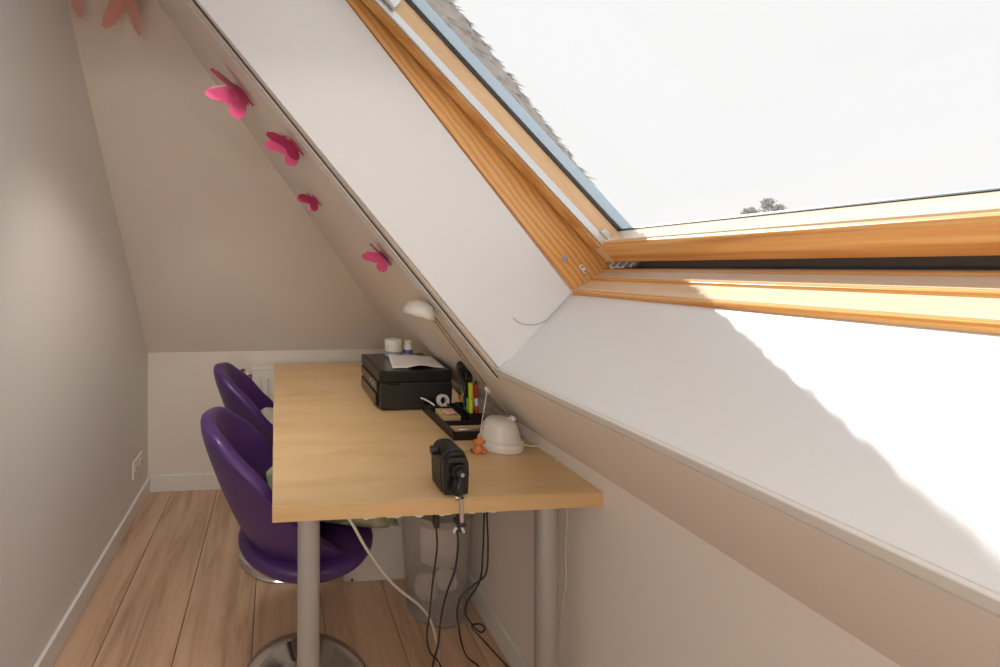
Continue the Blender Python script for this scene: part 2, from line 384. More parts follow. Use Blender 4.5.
for ya, yb in ((ys0, yi0), (ys1, yi1)):
    obj('sash_stile', prism(B(), [spt(.0, 0, ya), spt(SL, 0, ya), spt(SL, GZ - .004, ya), spt(.0, GZ - .004, ya)], (0, yb - ya, 0)), 'pine_pale', win, bevel=.002)
    d = 1 if yb < ya else -1
    obj('sash_face', prism(B(), [spt(.052, -.0025, ya), spt(SL, -.0025, ya), spt(SL, -.0005, ya), spt(.052, -.0005, ya)], (0, yb - ya, 0)), 'pine_jamb', win)
    obj('glazing_seal', prism(B(), [spt(.050, GZ - .0075, yb), spt(SL, GZ - .0075, yb), spt(SL, GZ - .003, yb), spt(.050, GZ - .003, yb)], (0, -.0035 * d, 0)), 'seal_dark', win)
    obj('outer_cover', prism(B(), [spt(.0, GZ + .0045, ya + .02 * d), spt(SL, GZ + .0045, ya + .02 * d), spt(SL, GZ + .030, ya + .02 * d), spt(.0, GZ + .030, ya + .02 * d)], (0, yb - ya - .02 * d, 0)), 'sky_tinted_cladding', win, bevel=.002)
    obj('blind_rail', prism(B(), [spt(.058, .001, yb), spt(SL, .001, yb), spt(SL, .019, yb), spt(.058, .019, yb)], (0, -.009 * d, 0)), 'alu', win, bevel=.002)
rail = [(.0, 0), (.054, 0), (.0605, .005), (.0605, .012), (.042, GZ - .004), (.0, GZ - .004)]
rl = obj('sash_rail', prism(B(), [spt(s, k, yi0 + .002) for s, k in rail], (0, yi1 - yi0 - .004, 0)), 'pine', win, bevel=.002)
obj('glazing_bead', prism(B(), [spt(s, k, yi0 + .001) for s, k in ((.0605, .0125), (.0628, .0145), (.0472, GZ - .0005), (.0428, GZ - .0005))], (0, yi1 - yi0 - .002, 0)), 'pine_sunlit', rl)
obj('sash_rail', prism(B(), [spt(s, k, yi0 + .002) for s, k in ((SL - .06, 0), (SL, 0), (SL, GZ - .004), (SL - .06, GZ - .004))], (0, yi1 - yi0 - .004, 0)), 'pine', win, bevel=.002)
obj('glazing_seal', prism(B(), [spt(.0470, GZ - .003, yi0), spt(.0500, GZ - .003, yi0), spt(.0500, GZ, yi0), spt(.0470, GZ, yi0)], (0, yi1 - yi0, 0)), 'seal_dark', win)
obj('outer_cover', prism(B(), [spt(-.005, GZ + .0045, ys0), spt(.045, GZ + .0045, ys0), spt(.045, GZ + .012, ys0), spt(-.005, GZ + .012, ys0)], (0, ys1 - ys0, 0)), 'sky_tinted_cladding', win, bevel=.002)
obj('pane', prism(B(), [spt(.01, GZ, ys0 - .004), spt(SL - .01, GZ, ys0 - .004), spt(SL - .01, GZ + .003, ys0 - .004), spt(.01, GZ + .003, ys0 - .004)], (0, ys1 - ys0 + .008, 0)), 'window_glass', win)
# small fittings on the jamb
def on_jamb(u, v): return at_y(u, v, Y0)
ex, ez = S, N
for u, v, l, wd in ((604.5, 256, .024, .011), (582, 269, .024, .011)):
    c = on_jamb(u, v); d = Vector((.62, 0, -.78)) if u > 600 else Vector((.62, 0, -.78)); n_ = Vector((d.z, 0, -d.x))
    br = obj('bracket', prism(B(), [c + d * l / 2 + n_ * wd / 2, c - d * l / 2 + n_ * wd / 2, c - d * l / 2 - n_ * wd / 2, c + d * l / 2 - n_ * wd / 2], (0, -.007, 0)), 'white_plastic', win, bevel=.0015)
    for t in (-.3, .3):
        cc = c + d * l * t + Vector((0, -.007, 0)); q = B(); tube(q, [cc, cc + Vector((0, -.0012, 0))], .0024, 10); obj('screw', q, 'dark_groove', br)
c = on_jamb(564, 258.5); q = B(); tube(q, [c, c + Vector((0, -.003, 0))], .0085, 20); rg = obj('latch_bush', q, 'alu', win)
q = B(); tube(q, [c + Vector((0, -.003, 0)), c + Vector((0, -.0036, 0))], .006, 20); obj('latch_hole', q, 'ink_grey', rg)
for i in range(8):
    c = Vector((.880 + .004 * i * .6, Y0 - .012 - .0085 * i, 1.269)); 
    obj('vent_fin', prism(B(), [c, c + Vector((.016, 0, .016)), c + Vector((.016, -.0045, .016)), c + Vector((0, -.0045, 0))], Vector((-.0035, 0, .0035))), 'alu' if i % 2 else 'white_plastic', win)
c = at_y(391, 6, yi0 - .012)
obj('blind_bracket', prism(B(), [c + S2 * a - N2 * .0 + N2 * k_ for a, k_ in ((-.012, -.004), (.05, -.004), (.05, .034), (.004, .034), (-.012, .018))], (0, -.012, 0)), 'alu', win, bevel=.003)
bz = obj('rail_end', prism(B(), [spt(s, k, yi0 - .009) for s, k in ((.057, .019), (.09, .019), (.085, .034), (.06, .034))], (0, -.004, 0)), 'alu', win, bevel=.002)
# cord running from the bracket down the sill corner
pts = [on_jamb(586, 268) + Vector((0, -.006, 0)), on_jamb(584.5, 275) + Vector((0, -.006, 0)), on_jamb(578.5, 286.5) + Vector((0, -.010, 0)), on_jamb(572, 293) + Vector((0, -.005, .002)),
       on_jamb(555, 311) + Vector((0, -.004, .002)), on_jamb(543, 322) + Vector((0, -.004, .001)), on_jamb(532, 324.5) + Vector((0, -.003, 0)), on_jamb(521, 323.5) + Vector((0, -.003, 0)), on_jamb(512.5, 317.5) + Vector((0, -.003, 0))]
tag(center(obj('blind_cord', tube(B(), pts, .0011, 6, 6), 'cord_grey', smooth=True)), 'thin grey cord lying in the corner of the window lining', 'cord')

# ================================================================== OUTSIDE
TK = .252; TY = 1.165
th = obj('thatch_roof', prism(B(), [fpt(-.6, TK - .16, TY), fpt(1.6, TK - .16, TY), fpt(1.6, TK, TY), fpt(-.6, TK, TY)], (0, .75, 0)), 'thatch', kind='structure')
th['label'] = 'grey thatched roof beside the roof window'
vs, fs = [], []
for i in range(9000):
    s = random.uniform(-.15, 1.5); k_ = TK - .11 * random.random() ** 1.6 + .004; y = TY + random.uniform(0, .03)
    cl_ = .5 + .5 * math.sin(s * 61) * math.sin(s * 23 + 1) ; l = random.uniform(.012, .030) + .020 * cl_ * random.random(); p = fpt(s, k_, y)
    d = (S * -random.uniform(.5, 1.2) + N * random.uniform(-.05, .42) + Vector((0, -random.uniform(.0, .25), 0))).normalized()
    wv = d.cross(Vector((random.random() - .5, random.random() - .5, random.random() - .5))).normalized() * random.uniform(.0014, .0034)
    n0 = len(vs); vs += [p + wv, p - wv, p + d * l]; fs.append((n0, n0 + 1, n0 + 2))
me = bpy.data.meshes.new('thatch_straw'); me.from_pydata([tuple(v) for v in vs], [], fs); me.materials.append(M['thatch'])
ts = bpy.data.objects.new('thatch_straw', me); C.objects.link(ts); ts.parent = th; ts['kind'] = 'stuff'
def tree(u0, u1, v0, vb, depth, label, seed, nleaf):
    rnd = random.Random(seed)
    c = CAM + ray((u0 + u1) / 2, (v0 + vb) / 2) * depth
    rx = (u1 - u0) / 2 / FPX * depth; top = (CAM + ray(u0, v0) * depth).z
    base = Vector((c.x, c.y, -3.0)); t = thing('tree', label, 'tree', base)
    cz = top - rx * 1.25
    q = B(); tube(q, [base, (c.x + .1, c.y, cz - rx * .6), (c.x, c.y, cz + rx * .3)], [.16, .10, .03], 8)
    for k in range(7):
        a = rnd.uniform(0, 6.28); r_ = rx * rnd.uniform(.5, .85)
        tube(q, [(c.x, c.y, cz - rx * .5 + k * .05), (c.x + math.cos(a) * r_, c.y + math.sin(a) * r_, cz + rnd.uniform(-.2, .8) * rx)], [.05, .015], 6)
    obj('trunk', q, 'bark', t)
    vs, fs = [], []; cl = []
    for k in range(16):
        a = rnd.uniform(0, 6.28); h = rnd.uniform(-.9, 1.05); r_ = rx * math.sqrt(max(.05, 1 - h * h * .8)) * rnd.uniform(.35, .9)
        cl.append((Vector((c.x + math.cos(a) * r_, c.y + math.sin(a) * r_, cz + h * rx * 1.1)), rx * rnd.uniform(.16, .34)))
    for k in range(34):                        # the wider lower crown
        a = rnd.uniform(0, 6.28); f = rnd.uniform(0, 1); r_ = rx * (.6 + 2.6 * f) * rnd.uniform(.2, 1)
        cl.append((Vector((c.x + math.cos(a) * r_, c.y + math.sin(a) * r_, cz - rx * (1.6 + 5.5 * f))), rx * rnd.uniform(.5, .9)))
    for k in range(nleaf * 4):
        cc, rr = rnd.choice(cl); p = cc + Vector((rnd.gauss(0, 1), rnd.gauss(0, 1), rnd.gauss(0, 1))) * rr * .55
        a = Vector((rnd.uniform(-1, 1), rnd.uniform(-1, 1), rnd.uniform(-1, 1))).normalized(); b_ = a.cross(Vector((rnd.random(), rnd.random(), .3))).normalized()
        L_ = rnd.uniform(.05, .10); n0 = len(vs); vs += [p + a * L_, p + b_ * L_ * .5, p - a * L_, p - b_ * L_ * .5]; fs.append((n0, n0 + 1, n0 + 2, n0 + 3))
    me = bpy.data.meshes.new('crown'); me.from_pydata([tuple(v - base) for v in vs], [], fs); me.materials.append(M['hazy_leaf'])
    o = bpy.data.objects.new('crown', me); C.objects.link(o); o.parent = t; o['kind'] = 'stuff'
tree(741, 755, 207.5, 217, 31, 'small distant tree crown seen through the roof window, the lower one', 3, 900)
tree(758, 779, 200.5, 216, 22, 'taller distant tree crown seen through the roof window', 5, 1700)

# ================================================================== DESK
DX0, DX1, DY0, DY1 = -.006, .7565, .967, 2.40
desk = thing('desk', 'long birch-veneered desk on grey tube legs beneath the slope', 'desk', ((DX0 + DX1) / 2, (DY0 + DY1) / 2, 0))
tp = obj('tabletop', box(B(), DX0, DX1, DY0 + .0015, DY1, DT - .034, DT), 'birch', desk, bevel=.002)
obj('edge_band', box(B(), DX0, DX1, DY0, DY0 + .0015, DT - .0335, DT - .0008), 'birch_edge', tp)
for x, y in ((.079, 1.045), (.667, 1.045), (.079, 2.35), (.66, 2.35)):
    q = B(); lathe(q, [(0, .012), (.0265, .012), (.0265, DT - .036), (0, DT - .036)], 28, (x, y, 0)); lg = obj('leg', q, 'leg_grey', desk, smooth=False, bevel=.001)
    for f in lg.data.polygons: f.use_smooth = abs(f.normal.z) < .5
    q = B(); lathe(q, [(0, 0), (.024, 0), (.026, .006), (.026, .012), (0, .012)], 24, (x, y, 0)); obj('foot', q, 'black_plastic', lg)
    q = B(); lathe(q, [(0, DT - .040), (.045, DT - .040), (.045, DT - .034), (0, DT - .034)], 28, (x, y, 0)); obj('mount_plate', q, 'leg_grey', lg)
# white tray under the front edge, with a wavy lower edge
q = B(); n = 40; xa, xb = .197, .535
tops, bots = [], []
for i in range(n + 1):
    x = xa + (xb - xa) * i / n; z = .700 - .0035 * math.sin(i * .9) * (1 if i < 28 else .3) - .002 * math.sin(i * 2.1)
    tops.append((x, .995, DT - .0345)); bots.append((x, .995, z))
prism(q, tops + bots[::-1], (0, .003, 0)); box(q, xa, xb, .998, 1.032, DT - .040, DT - .0345)
obj('under_tray', q, 'white_plastic', desk)

# ================================================================== CHAIRS
TOP = [(0, .848), (28, .83), (48, .765), (72, .645), (95, .555), (115, .505), (132, .485)]
def lut(t, x):
    x = abs(x)
    for (a, b_), (c, d) in zip(t, t[1:]):
        if x <= c: f = (x - a) / (c - a); f = f * f * (3 - 2 * f) * .4 + f * .6; return b_ + (d - b_) * f
    return t[-1][1]
def r_out(z): 
    t = max(0, min(1, (z - .45) / .37)); return .135 + .178 * t ** .66
def make_chair(label, loc, rz, cushion):
    t = thing('tub_chair', label, 'chair', loc, rz, 'purple tub chairs at the desk')
    # shell: back towards -x
    q = B(); rings = []; nphi = 44
    for i in range(nphi + 1):
        deg = -132 + 264 * i / nphi; ph = math.pi + R(deg); zt = lut(TOP, deg); zb = .455
        th_ = .050
        edge = min(1, (132 - abs(deg)) / 14); th2 = th_ * (.35 + .65 * edge)
        sec = []
        h = zt - zb
        for f in (0, .12, .3, .5, .7, .86): z = zb + h * f; sec.append((r_out(z), z))
        ro = r_out(zt)
        sec += [(ro - .003, zt - .012), (ro - th2 * .25, zt), (ro - th2 * .75, zt + .001), (ro - th2, zt - .013)]
        for f in (.86, .7, .5, .3, .12, 0): z = zb + h * f; sec.append((max(.05, r_out(z) - th2 * (1 if f > .2 else .8)), z))
        rings.append([q.verts.new((math.cos(ph) * r, math.sin(ph) * r * .95, z)) for r, z in sec])
    m_ = len(rings[0])
    for a, c in zip(rings, rings[1:]):
        for k in range(m_): j = (k + 1) % m_; q.faces.new((a[k], a[j], c[j], c[k]))
    q.faces.new(rings[0][::-1]); q.faces.new(rings[-1])
    sh = obj('backrest_shell', q, 'purple_leather', t, world=False, smooth=True, subsurf=1)
    for sgn in (-1, 1):
        ph = math.pi + R(78 * sgn); zt = lut(TOP, 78)
        P = [Vector((math.cos(ph) * (r_out(z) + .0008), math.sin(ph) * (r_out(z) + .0008) * .95, z)) for z in [.475 + (zt - .49) * k / 8 for k in range(9)]]
        obj('seam', tube(B(), P, .0016, 6), 'purple_thread', sh, world=False, smooth=True)
    q = B(); lathe(q, [(0, .418), (.09, .420), (.145, .428), (.185, .444), (.203, .465), (.200, .484), (.182, .495), (.12, .500), (0, .501)], 48)
    obj('seat', q, 'purple_leather', t, world=False, smooth=True, subsurf=1)
    q = B(); lathe(q, [(0, .410), (.075, .410), (.075, .4185), (0, .4185)], 24); obj('seat_plate', q, 'black_plastic', t, world=False)
    q = B(); lathe(q, [(0, .02), (.026, .02), (.026, .25), (.0155, .252), (.0155, .412), (0, .412)], 24); col = obj('gas_column', q, 'chrome', t, world=False, smooth=False)
    for f in col.data.polygons: f.use_smooth = abs(f.normal.z) < .5
    q = B(); lathe(q, [(0, 0), (.198, 0), (.202, .004), (.200, .009), (.16, .014), (.09, .020), (.05, .028), (.034, .045), (.030, .058), (0, .058)], 64)
    obj('base', q, 'chrome', t, world=False, smooth=True)
    q = B(); tube(q, [(.03, .05, .406), (.10, .16, .402), (.14, .21, .398)], .005, 8); obj('lever', q, 'chrome', t, world=False, smooth=True)
    return t
make_chair('purple leather tub chair standing beside the waste bin end of the desk', (.092, 1.335, 0), R(6), 1)
make_chair('purple leather tub chair standing beside the radiator', (.04, 1.985, 0), R(4), 2)
def cushion(name, material, loc, rx, ry, hz, rot, label):
    q = B(); n = 14; vt, vb = {}, {}
    for i in range(n + 1):
        for j in range(n + 1):
            a, b_ = -1 + 2 * i / n, -1 + 2 * j / n
            e = max(0, (1 - a ** 4) * (1 - b_ ** 4)) ** .5
            pin = 1 - .06 * (a * a * b_ * b_)
            for dct, sg in ((vt, 1), (vb, -1)):
                dct[i, j] = q.verts.new((a * rx * pin * (1 - .05 * (1 - abs(b_))), b_ * ry * pin * (1 - .05 * (1 - abs(a))), sg * hz * (.08 + .92 * e)))
    for i in range(n):
        for j in range(n):
            q.faces.new((vt[i, j], vt[i + 1, j], vt[i + 1, j + 1], vt[i, j + 1])); q.faces.new((vb[i, j], vb[i, j + 1], vb[i + 1, j + 1], vb[i + 1, j]))
    for i in range(n):
        q.faces.new((vt[i, 0], vb[i, 0], vb[i + 1, 0], vt[i + 1, 0])); q.faces.new((vt[i, n], vt[i + 1, n], vb[i + 1, n], vb[i, n]))
        q.faces.new((vt[0, i], vt[0, i + 1], vb[0, i + 1], vb[0, i])); q.faces.new((vt[n, i], vb[n, i], vb[n, i + 1], vt[n, i + 1]))
    o = obj(name, q, material, smooth=True); o.location = loc; o.rotation_euler = rot
    return tag(o, label, 'cushion')
cushion('seat_cushion', 'floral', (.165, 1.40, .553), .20, .145, .04, (0, R(13), R(6)), 'floral seat cushion lying on a purple chair under the desk')
cushion('seat_cushion', 'light_fabric', (.07, 1.985, .562), .15, .13, .04, (0, R(15), 0), 'plain pale seat cushion on the chair by the radiator')

# ================================================================== UNDER THE DESK
# storage box
bx = thing('storage_box', 'white board box with tapered sides standing under the desk', 'box', (.415, 1.88, 0))
def taper(q, x0, x1, y0, y1, z0, z1, d):
    lo_ = [(x0, y0, z0), (x1, y0, z0), (x1, y1, z0), (x0, y1, z0)]; hi = [(x0 - d, y0 - d * .1, z1), (x1 + d, y0 - d * .1, z1), (x1 + d, y1 + d, z1), (x0 - d, y1 + d, z1)]
    a = [q.verts.new(p) for p in lo_]; c = [q.verts.new(p) for p in hi]
    q.faces.new(a[::-1]); q.faces.new(c)
    for i in range(4): j = (i + 1) % 4; q.faces.new((a[i], a[j], c[j], c[i]))
    return q
obj('body', taper(B(), .277, .555, 1.772, 1.99, 0, .30, .035), 'white_board', bx, bevel=.004)
obj('lid', box(B(), .240, .592, 1.7665, 2.027, .30, .325), 'white_board', bx, bevel=.004)
c = at_y(352, 580, 1.7715); obj('hole', tube(B(), [c + Vector((0, -.0008, 0)), c + Vector((0, -.002, 0))], .0055, 12), 'dark_groove', bx)
# waste bin
bc = Vector((.602, 1.625, 0))
bn = thing('waste_bin', 'smoky translucent plastic waste bin standing beneath the desk', 'bin', bc)
q = B(); lathe(q, [(0, .004), (.105, .004), (.112, .012), (.1315, .370), (.136, .378), (.1365, .386), (.132, .386), (.129, .372), (.108, .014), (0, .010)], 48)
obj('body', q, 'bin_plastic', bn, world=False, smooth=True)
q = B(); lathe(q, [(0, 0), (.108, 0), (.113, .004), (.113, .022), (.1125, .024), (.104, .004), (0, .0035)], 48); obj('foot_ring', q, 'bin_plastic', bn, world=False, smooth=True)
q = B(); prev = None
for i in range(13):
    a = R(222 + 70 * i / 12); col = [q.verts.new(bc + Vector((math.cos(a) * r, math.sin(a) * r, z))) for r, z in ((.113, .215), (.117, .285), (.121, .352))]
    if prev:
        for k in range(2): q.faces.new((prev[k], col[k], col[k + 1], prev[k + 1]))
    prev = col
tag(center(obj('paper_sheet', q, 'paper', smooth=True, solid=.0006)), 'white paper sheet standing inside the translucent bin', 'paper')
rnd = random.Random(4)
for dx, dy, z, r_, lb in ((-.03, .015, .060, .048, 'crumpled white paper ball on the bottom of the bin'), (.035, -.015, .105, .040, 'smaller crumpled paper ball resting on the other in the bin')):
    q = B(); bmesh.ops.create_icosphere(q, subdivisions=3, radius=r_)
    for v in q.verts: v.co *= rnd.uniform(.84, 1.06)
    bmesh.ops.translate(q, verts=q.verts[:], vec=bc + Vector((dx, dy, z)))
    tag(center(obj('crumpled_paper', q, 'paper')), lb, 'paper')
# cords
def cord(name, pts, r, material, label, floor=None, group=None):
    return tag(center(obj(name, tube(B(), pts, r, 8, 8), material, smooth=True)), label, 'cord', group)
def ppx(lst):      # (u, v, y) triples
    return [at_y(u, v, y) for u, v, y in lst]
def onfloor(u, v, r): return at_z(u, v, r)
cord('power_cord', ppx([(346, 514.5, 1.01), (353, 525, 1.02), (368, 551, 1.06), (392, 583, 1.13), (420, 606, 1.2), (431, 622, 1.24), (437, 645, 1.28)]) + [onfloor(439, 660, .006), onfloor(432, 690, .006), onfloor(400, 720, .006)], .0038, 'cord_white', 'white power cord sagging from the desk front to the floor')
pl = thing('power_cord', 'black cord with a plug hanging beneath the desk, looping left onto the floor', 'cord', at_y(436, 525, 1.12))
q = B(); tube(q, ppx([(436, 527, 1.12), (437, 548, 1.13), (433, 580, 1.16), (430, 610, 1.20), (427, 636, 1.25)]) + [onfloor(430, 652, .020), onfloor(438, 661, .0055), onfloor(441, 667, .0055)], .0026, 8, 8); obj('cable', q, 'rubber', pl, smooth=True)
c = at_y(436, 520, 1.12); obj('plug', box(B(), c.x - .007, c.x + .007, 1.11, 1.13, c.z - .016, c.z + .020), 'rubber', pl, bevel=.003)
obj('plug_clip', box(B(), c.x - .004, c.x + .004, 1.113, 1.127, c.z + .020, DT - .034), 'rubber', pl)
cord('power_cord', ppx([(457, 528, 1.03), (458, 545, 1.04), (455, 570, 1.08), (447, 592, 1.13), (441, 618, 1.19), (438, 645, 1.26)]) + [onfloor(433, 664, .020), onfloor(431, 690, .0055)], .0028, 'rubber', 'black cord dropping straight from the sharpener clamp')
cord('power_cord', [at_y(484.5, 512, 1.22) + Vector((0, 0, .03))] + ppx([(484, 520, 1.22), (483, 550, 1.23), (480, 580, 1.25), (468, 600, 1.27), (465, 612, 1.29), (471, 623, 1.3), (480, 632, 1.31), (485, 629, 1.31), (480, 624, 1.3), (472, 627, 1.30)]) + [onfloor(484, 641, .020), onfloor(497, 655, .0055), onfloor(512, 672, .0055)], .0026, 'rubber', 'black cord knotted in a small loop beside the wall')
cord('power_cord', [at_y(486.5, 512, 1.2) + Vector((0, 0, .03))] + ppx([(487, 520, 1.2), (488, 545, 1.2), (486, 573, 1.2), (474, 585, 1.2), (461, 597, 1.2), (457, 612, 1.21), (459, 628, 1.22), (462, 645, 1.25)]) + [onfloor(468, 658, .020), onfloor(480, 668, .0055), onfloor(488, 690, .0055)], .0026, 'rubber', 'black cord bowing outwards, beside the knotted one')
cord('cable_drop', [at_x(567.5, 500, XR - .004)] + [at_x(u, v, XR - .004) for u, v in ((567, 515), (565.5, 550), (566, 580), (562, 612), (559, 640), (557, 680))], .0018, 'cord_white', 'thin beige cord hanging against the knee wall')

# ================================================================== ON THE FAR AND LEFT WALLS
# radiator
rd = thing('radiator', 'white ribbed panel radiator on the far knee wall', 'radiator', (.28, 2.53, .12))
obj('panel', box(B(), -.125, .68, 2.478, 2.494, .14, .70), 'white_metal', rd, bevel=.004)
for i in range(19):
    x = -.085 + i * .0415
    obj('rib', prism(B(), [(x - .012, 2.478, .19), (x - .006, 2.473, .2), (x + .006, 2.473, .2), (x + .012, 2.478, .19)], (0, 0, .46)), 'white_metal', rd, bevel=.002)
obj('top_grille', box(B(), -.128, .683, 2.474, 2.562, .70, .709), 'white_metal', rd, bevel=.002)
obj('wall_bracket', box(B(), .05, .09, 2.494, YF - .001, .3, .62), "white_metal", rd)
q = B(); tube(q, [(-.125, 2.50, .655), (-.150, 2.50, .655)], .010, 12); obj('valve', q, 'steel', rd, smooth=True)
q = B(); lathe(q, [(0, .635), (.014, .635), (.016, .65), (.016, .672), (.012, .68), (0, .68)], 16, (-.152, 2.50, 0)); obj('valve_head', q, 'white_plastic', rd, smooth=True)
for z0, z1, dx in ((.690, .703, -.178), (.664, .673, -.142), (.652, .658, -.138)):
    obj('valve_collar', box(B(), dx - .012, dx + .012, 2.484, 2.510, z0, z1), 'brown_valve', rd, bevel=.003)
q = B(); tube(q, [(-.152, 2.50, .635), (-.152, 2.50, .40), (-.152, 2.50, .0)], .008, 10); obj('pipe', q, 'white_metal', rd, smooth=True)
obj('valve_link', box(B(), -.186, -.148, 2.492, 2.502, .680, .690), 'white_plastic', rd)
# socket
so_ = thing('wall_socket', 'white double wall socket low on the left wall', 'socket', (XL, 2.38, .2))
pt = obj('plate', box(B(), XL, XL + .010, 2.305, 2.455, .20, .285), 'white_plastic', so_, bevel=.003)
for yy in (2.343, 2.417):
    q = B(); tube(q, [(XL + .010, yy, .2425), (XL + .0125, yy, .2425)], .026, 28); cp = obj('socket_ring', q, 'white_plastic', pt)
    q = B(); tube(q, [(XL + .0125, yy, .2425), (XL + .0129, yy, .2425)], .021, 28); obj('socket_well', q, 'trim_white', pt)
    for dy in (-.0095, .0095):
        q = B(); tube(q, [(XL + .0129, yy + dy, .2425), (XL + .0133, yy + dy, .2425)], .0026, 10); obj('socket_hole', q, 'socket_dark', pt)

# ================================================================== PRINTER AND THINGS ON IT
PX0, PX1, PY0, PY1, PZ = .372, .645, 1.572, 1.905, .893
pr = thing('printer', 'black inkjet printer on the desk, side towards the sharpener', 'printer', ((PX0 + PX1) / 2, (PY0 + PY1) / 2, DT))
obj('body', box(B(), PX0 + .004, PX1, PY0, PY1, DT + .006, PZ - .040), 'printer_side', pr, bevel=.006, seg=2)
lid = obj('scanner_lid', box(B(), PX0, PX1 - .002, PY0 - .001, PY1, PZ - .0395, PZ), 'black_plastic', pr, bevel=.005, seg=2)
obj('lid_line', box(B(), PX0 + .012, PX1 - .014, PY0 + .006, PY1 - .008, PZ, PZ + .001), 'black_gloss', lid)
obj('side_grip', box(B(), PX0 + .030, PX0 + .072, PY0 - .0014, PY0 + .002, PZ - .049, PZ - .043), 'black_gloss', pr)
obj('control_panel', box(B(), PX0 - .004, PX0 + .004, PY0 + .02, PY1 - .02, PZ - .075, PZ - .042), 'black_gloss', pr, bevel=.002)
obj('output_tray', box(B(), PX0 - .006, PX0 + .004, PY0 + .03, PY1 - .03, DT + .012, DT + .055), 'black_gloss', pr, bevel=.002)
obj('tray_slot', box(B(), PX0 - .001, PX0 + .0035, PY0 + .045, PY1 - .045, DT + .058, DT + .066), 'seal_dark', pr)
for yy, cm in ((PY0 + .06, 'steel'), (PY0 + .11, 'ink_grey')):
    obj('button', box(B(), PX0 - .006, PX0 - .003, yy, yy + .02, PZ - .064, PZ - .052), cm, pr, bevel=.001)
for x in (PX0 + .03, PX1 - .03):
    for y in (PY0 + .03, PY1 - .03): obj('foot', box(B(), x - .01, x + .01, y - .01, y + .01, DT, DT + .0065), 'rubber', pr)
# paper sheet with a curled right side
q = B(); prev = None
a0, a1 = Vector((.432, 1.61)), Vector((.470, 1.825))
for i in range(19):
    t = i / 18; x_ = .195 * t; 
    z = PZ + .003 + .020 * math.sin(min(1, t * 1.12) * math.pi) ** 2 * max(0, (t - .3) / .7) ** .5 + .0015 * math.sin(t * 9)
    col = []
    for j in range(7):
        s_ = j / 6; base = a0.lerp(a1, s_); zz = PZ + .003 + (z - PZ - .003) * (1.15 - .9 * s_) + .012 * s_ * s_ * (1 - t)
        col.append(q.verts.new((base.x + x_ * (1 - .05 * s_), base.y - .010 * t, zz)))
    if prev:
        for j in range(6): q.faces.new((prev[j], col[j], col[j + 1], prev[j + 1]))
    prev = col
tag(center(obj('paper_sheet', q, 'paper', smooth=True, solid=.0006)), 'curling white paper sheet lying on the black printer', 'paper')
# tubs behind the paper
tb = thing('ointment_tub', 'squat white plastic tub standing on the printer', 'tub', (.505, 1.868, PZ))
q = B(); lathe(q, [(0, .001), (.034, .001), (.0355, .004), (.0355, .044), (.033, .046), (0, .046)], 32); bd = obj('body', q, 'white_plastic', tb, world=False, smooth=False)
q = B(); lathe(q, [(0, .046), (.037, .046), (.037, .064), (.035, .067), (0, .067)], 32); obj('lid', q, 'white_plastic', tb, world=False)
q = B(); lathe(q, [(.0357, .006), (.0359, .006), (.0359, .020), (.0357, .020)], 32, closed=True); obj('label_band', q, 'ink_grey', bd, world=False)
bt = thing('small_bottle', 'small white bottle with a blue label beside the tub', 'bottle', (.569, 1.872, PZ))
q = B(); lathe(q, [(0, .001), (.0185, .001), (.020, .004), (.020, .034), (.016, .042), (.013, .044), (0, .044)], 28); bd = obj('body', q, 'white_plastic', bt, world=False, smooth=True)
q = B(); lathe(q, [(0, .044), (.0165, .044), (.0165, .060), (.015, .062), (0, .062)], 24); obj('cap', q, 'white_plastic', bt, world=False)
q = B(); lathe(q, [(.0202, .008), (.0205, .008), (.0205, .024), (.0202, .024)], 28, closed=True); obj('label_band', q, 'bottle_blue', bd, world=False)

# ================================================================== DESK ORGANISER AND STATIONERY
OX0, OX1, OY0, OY1 = .532, .672, 1.29, 1.568
og = thing('desk_organiser', 'black plastic desk organiser tray holding stationery beside the printer', 'organiser', ((OX0 + OX1) / 2, (OY0 + OY1) / 2, DT))
obj('bottom', box(B(), OX0, OX1, OY0, OY1, DT, DT + .004), 'black_plastic', og)
for x0_, x1_, y0_, y1_, h in ((OX0, OX0 + .005, OY0, OY1, .030), (OX1 - .005, OX1, OY0, OY1, .034), (OX0, OX1, OY0, OY0 + .005, .026), (OX0, OX1, OY1 - .005, OY1, .045), (OX0, OX1, 1.372, 1.377, .030), (OX0, OX1, 1.50, 1.505, .034), (.603, .608, 1.377, OY1, .040)):
    obj('wall', box(B(), x0_, x1_, y0_, y1_, DT + .004, DT + h), 'black_plastic', og, bevel=.0012)
# taller pen box at the back, towards the slope
for x0_, x1_, y0_, y1_ in ((.624, .667, 1.378, 1.382), (.624, .667, 1.495, 1.499), (.620, .624, 1.378, 1.499)):
    obj('pen_wall', box(B(), x0_, x1_, y0_, y1_, DT + .004, DT + .050), 'black_plastic', og, bevel=.001)
def item_box(name, x0_, x1_, y0_, y1_, z0, z1, material, label, cat, rz=0, bevel=.001):
    o = center(obj(name, box(B(), x0_, x1_, y0_, y1_, z0, z1), material, bevel=bevel)); o.rotation_euler = (0, 0, rz); return tag(o, label, cat)
item_box('note_pad', .541, .598, 1.388, 1.468, DT + .004, DT + .040, 'kraft', 'buff sticky note pad in the front organiser cell', 'note pad', R(-2))
o = center(obj('eraser', box(B(), .548, .582, 1.392, 1.424, DT + .041, DT + .053), 'pink_rubber', bevel=.006, seg=3)); o.rotation_euler = (0, 0, R(15)); tag(o, 'small pink and white eraser on the note pad', 'eraser')
item_box('wooden_ruler', .545, .660, 1.325, 1.345, DT + .018, DT + .021, 'kraft', 'short wooden ruler in the shallow end cell', 'ruler', R(4))
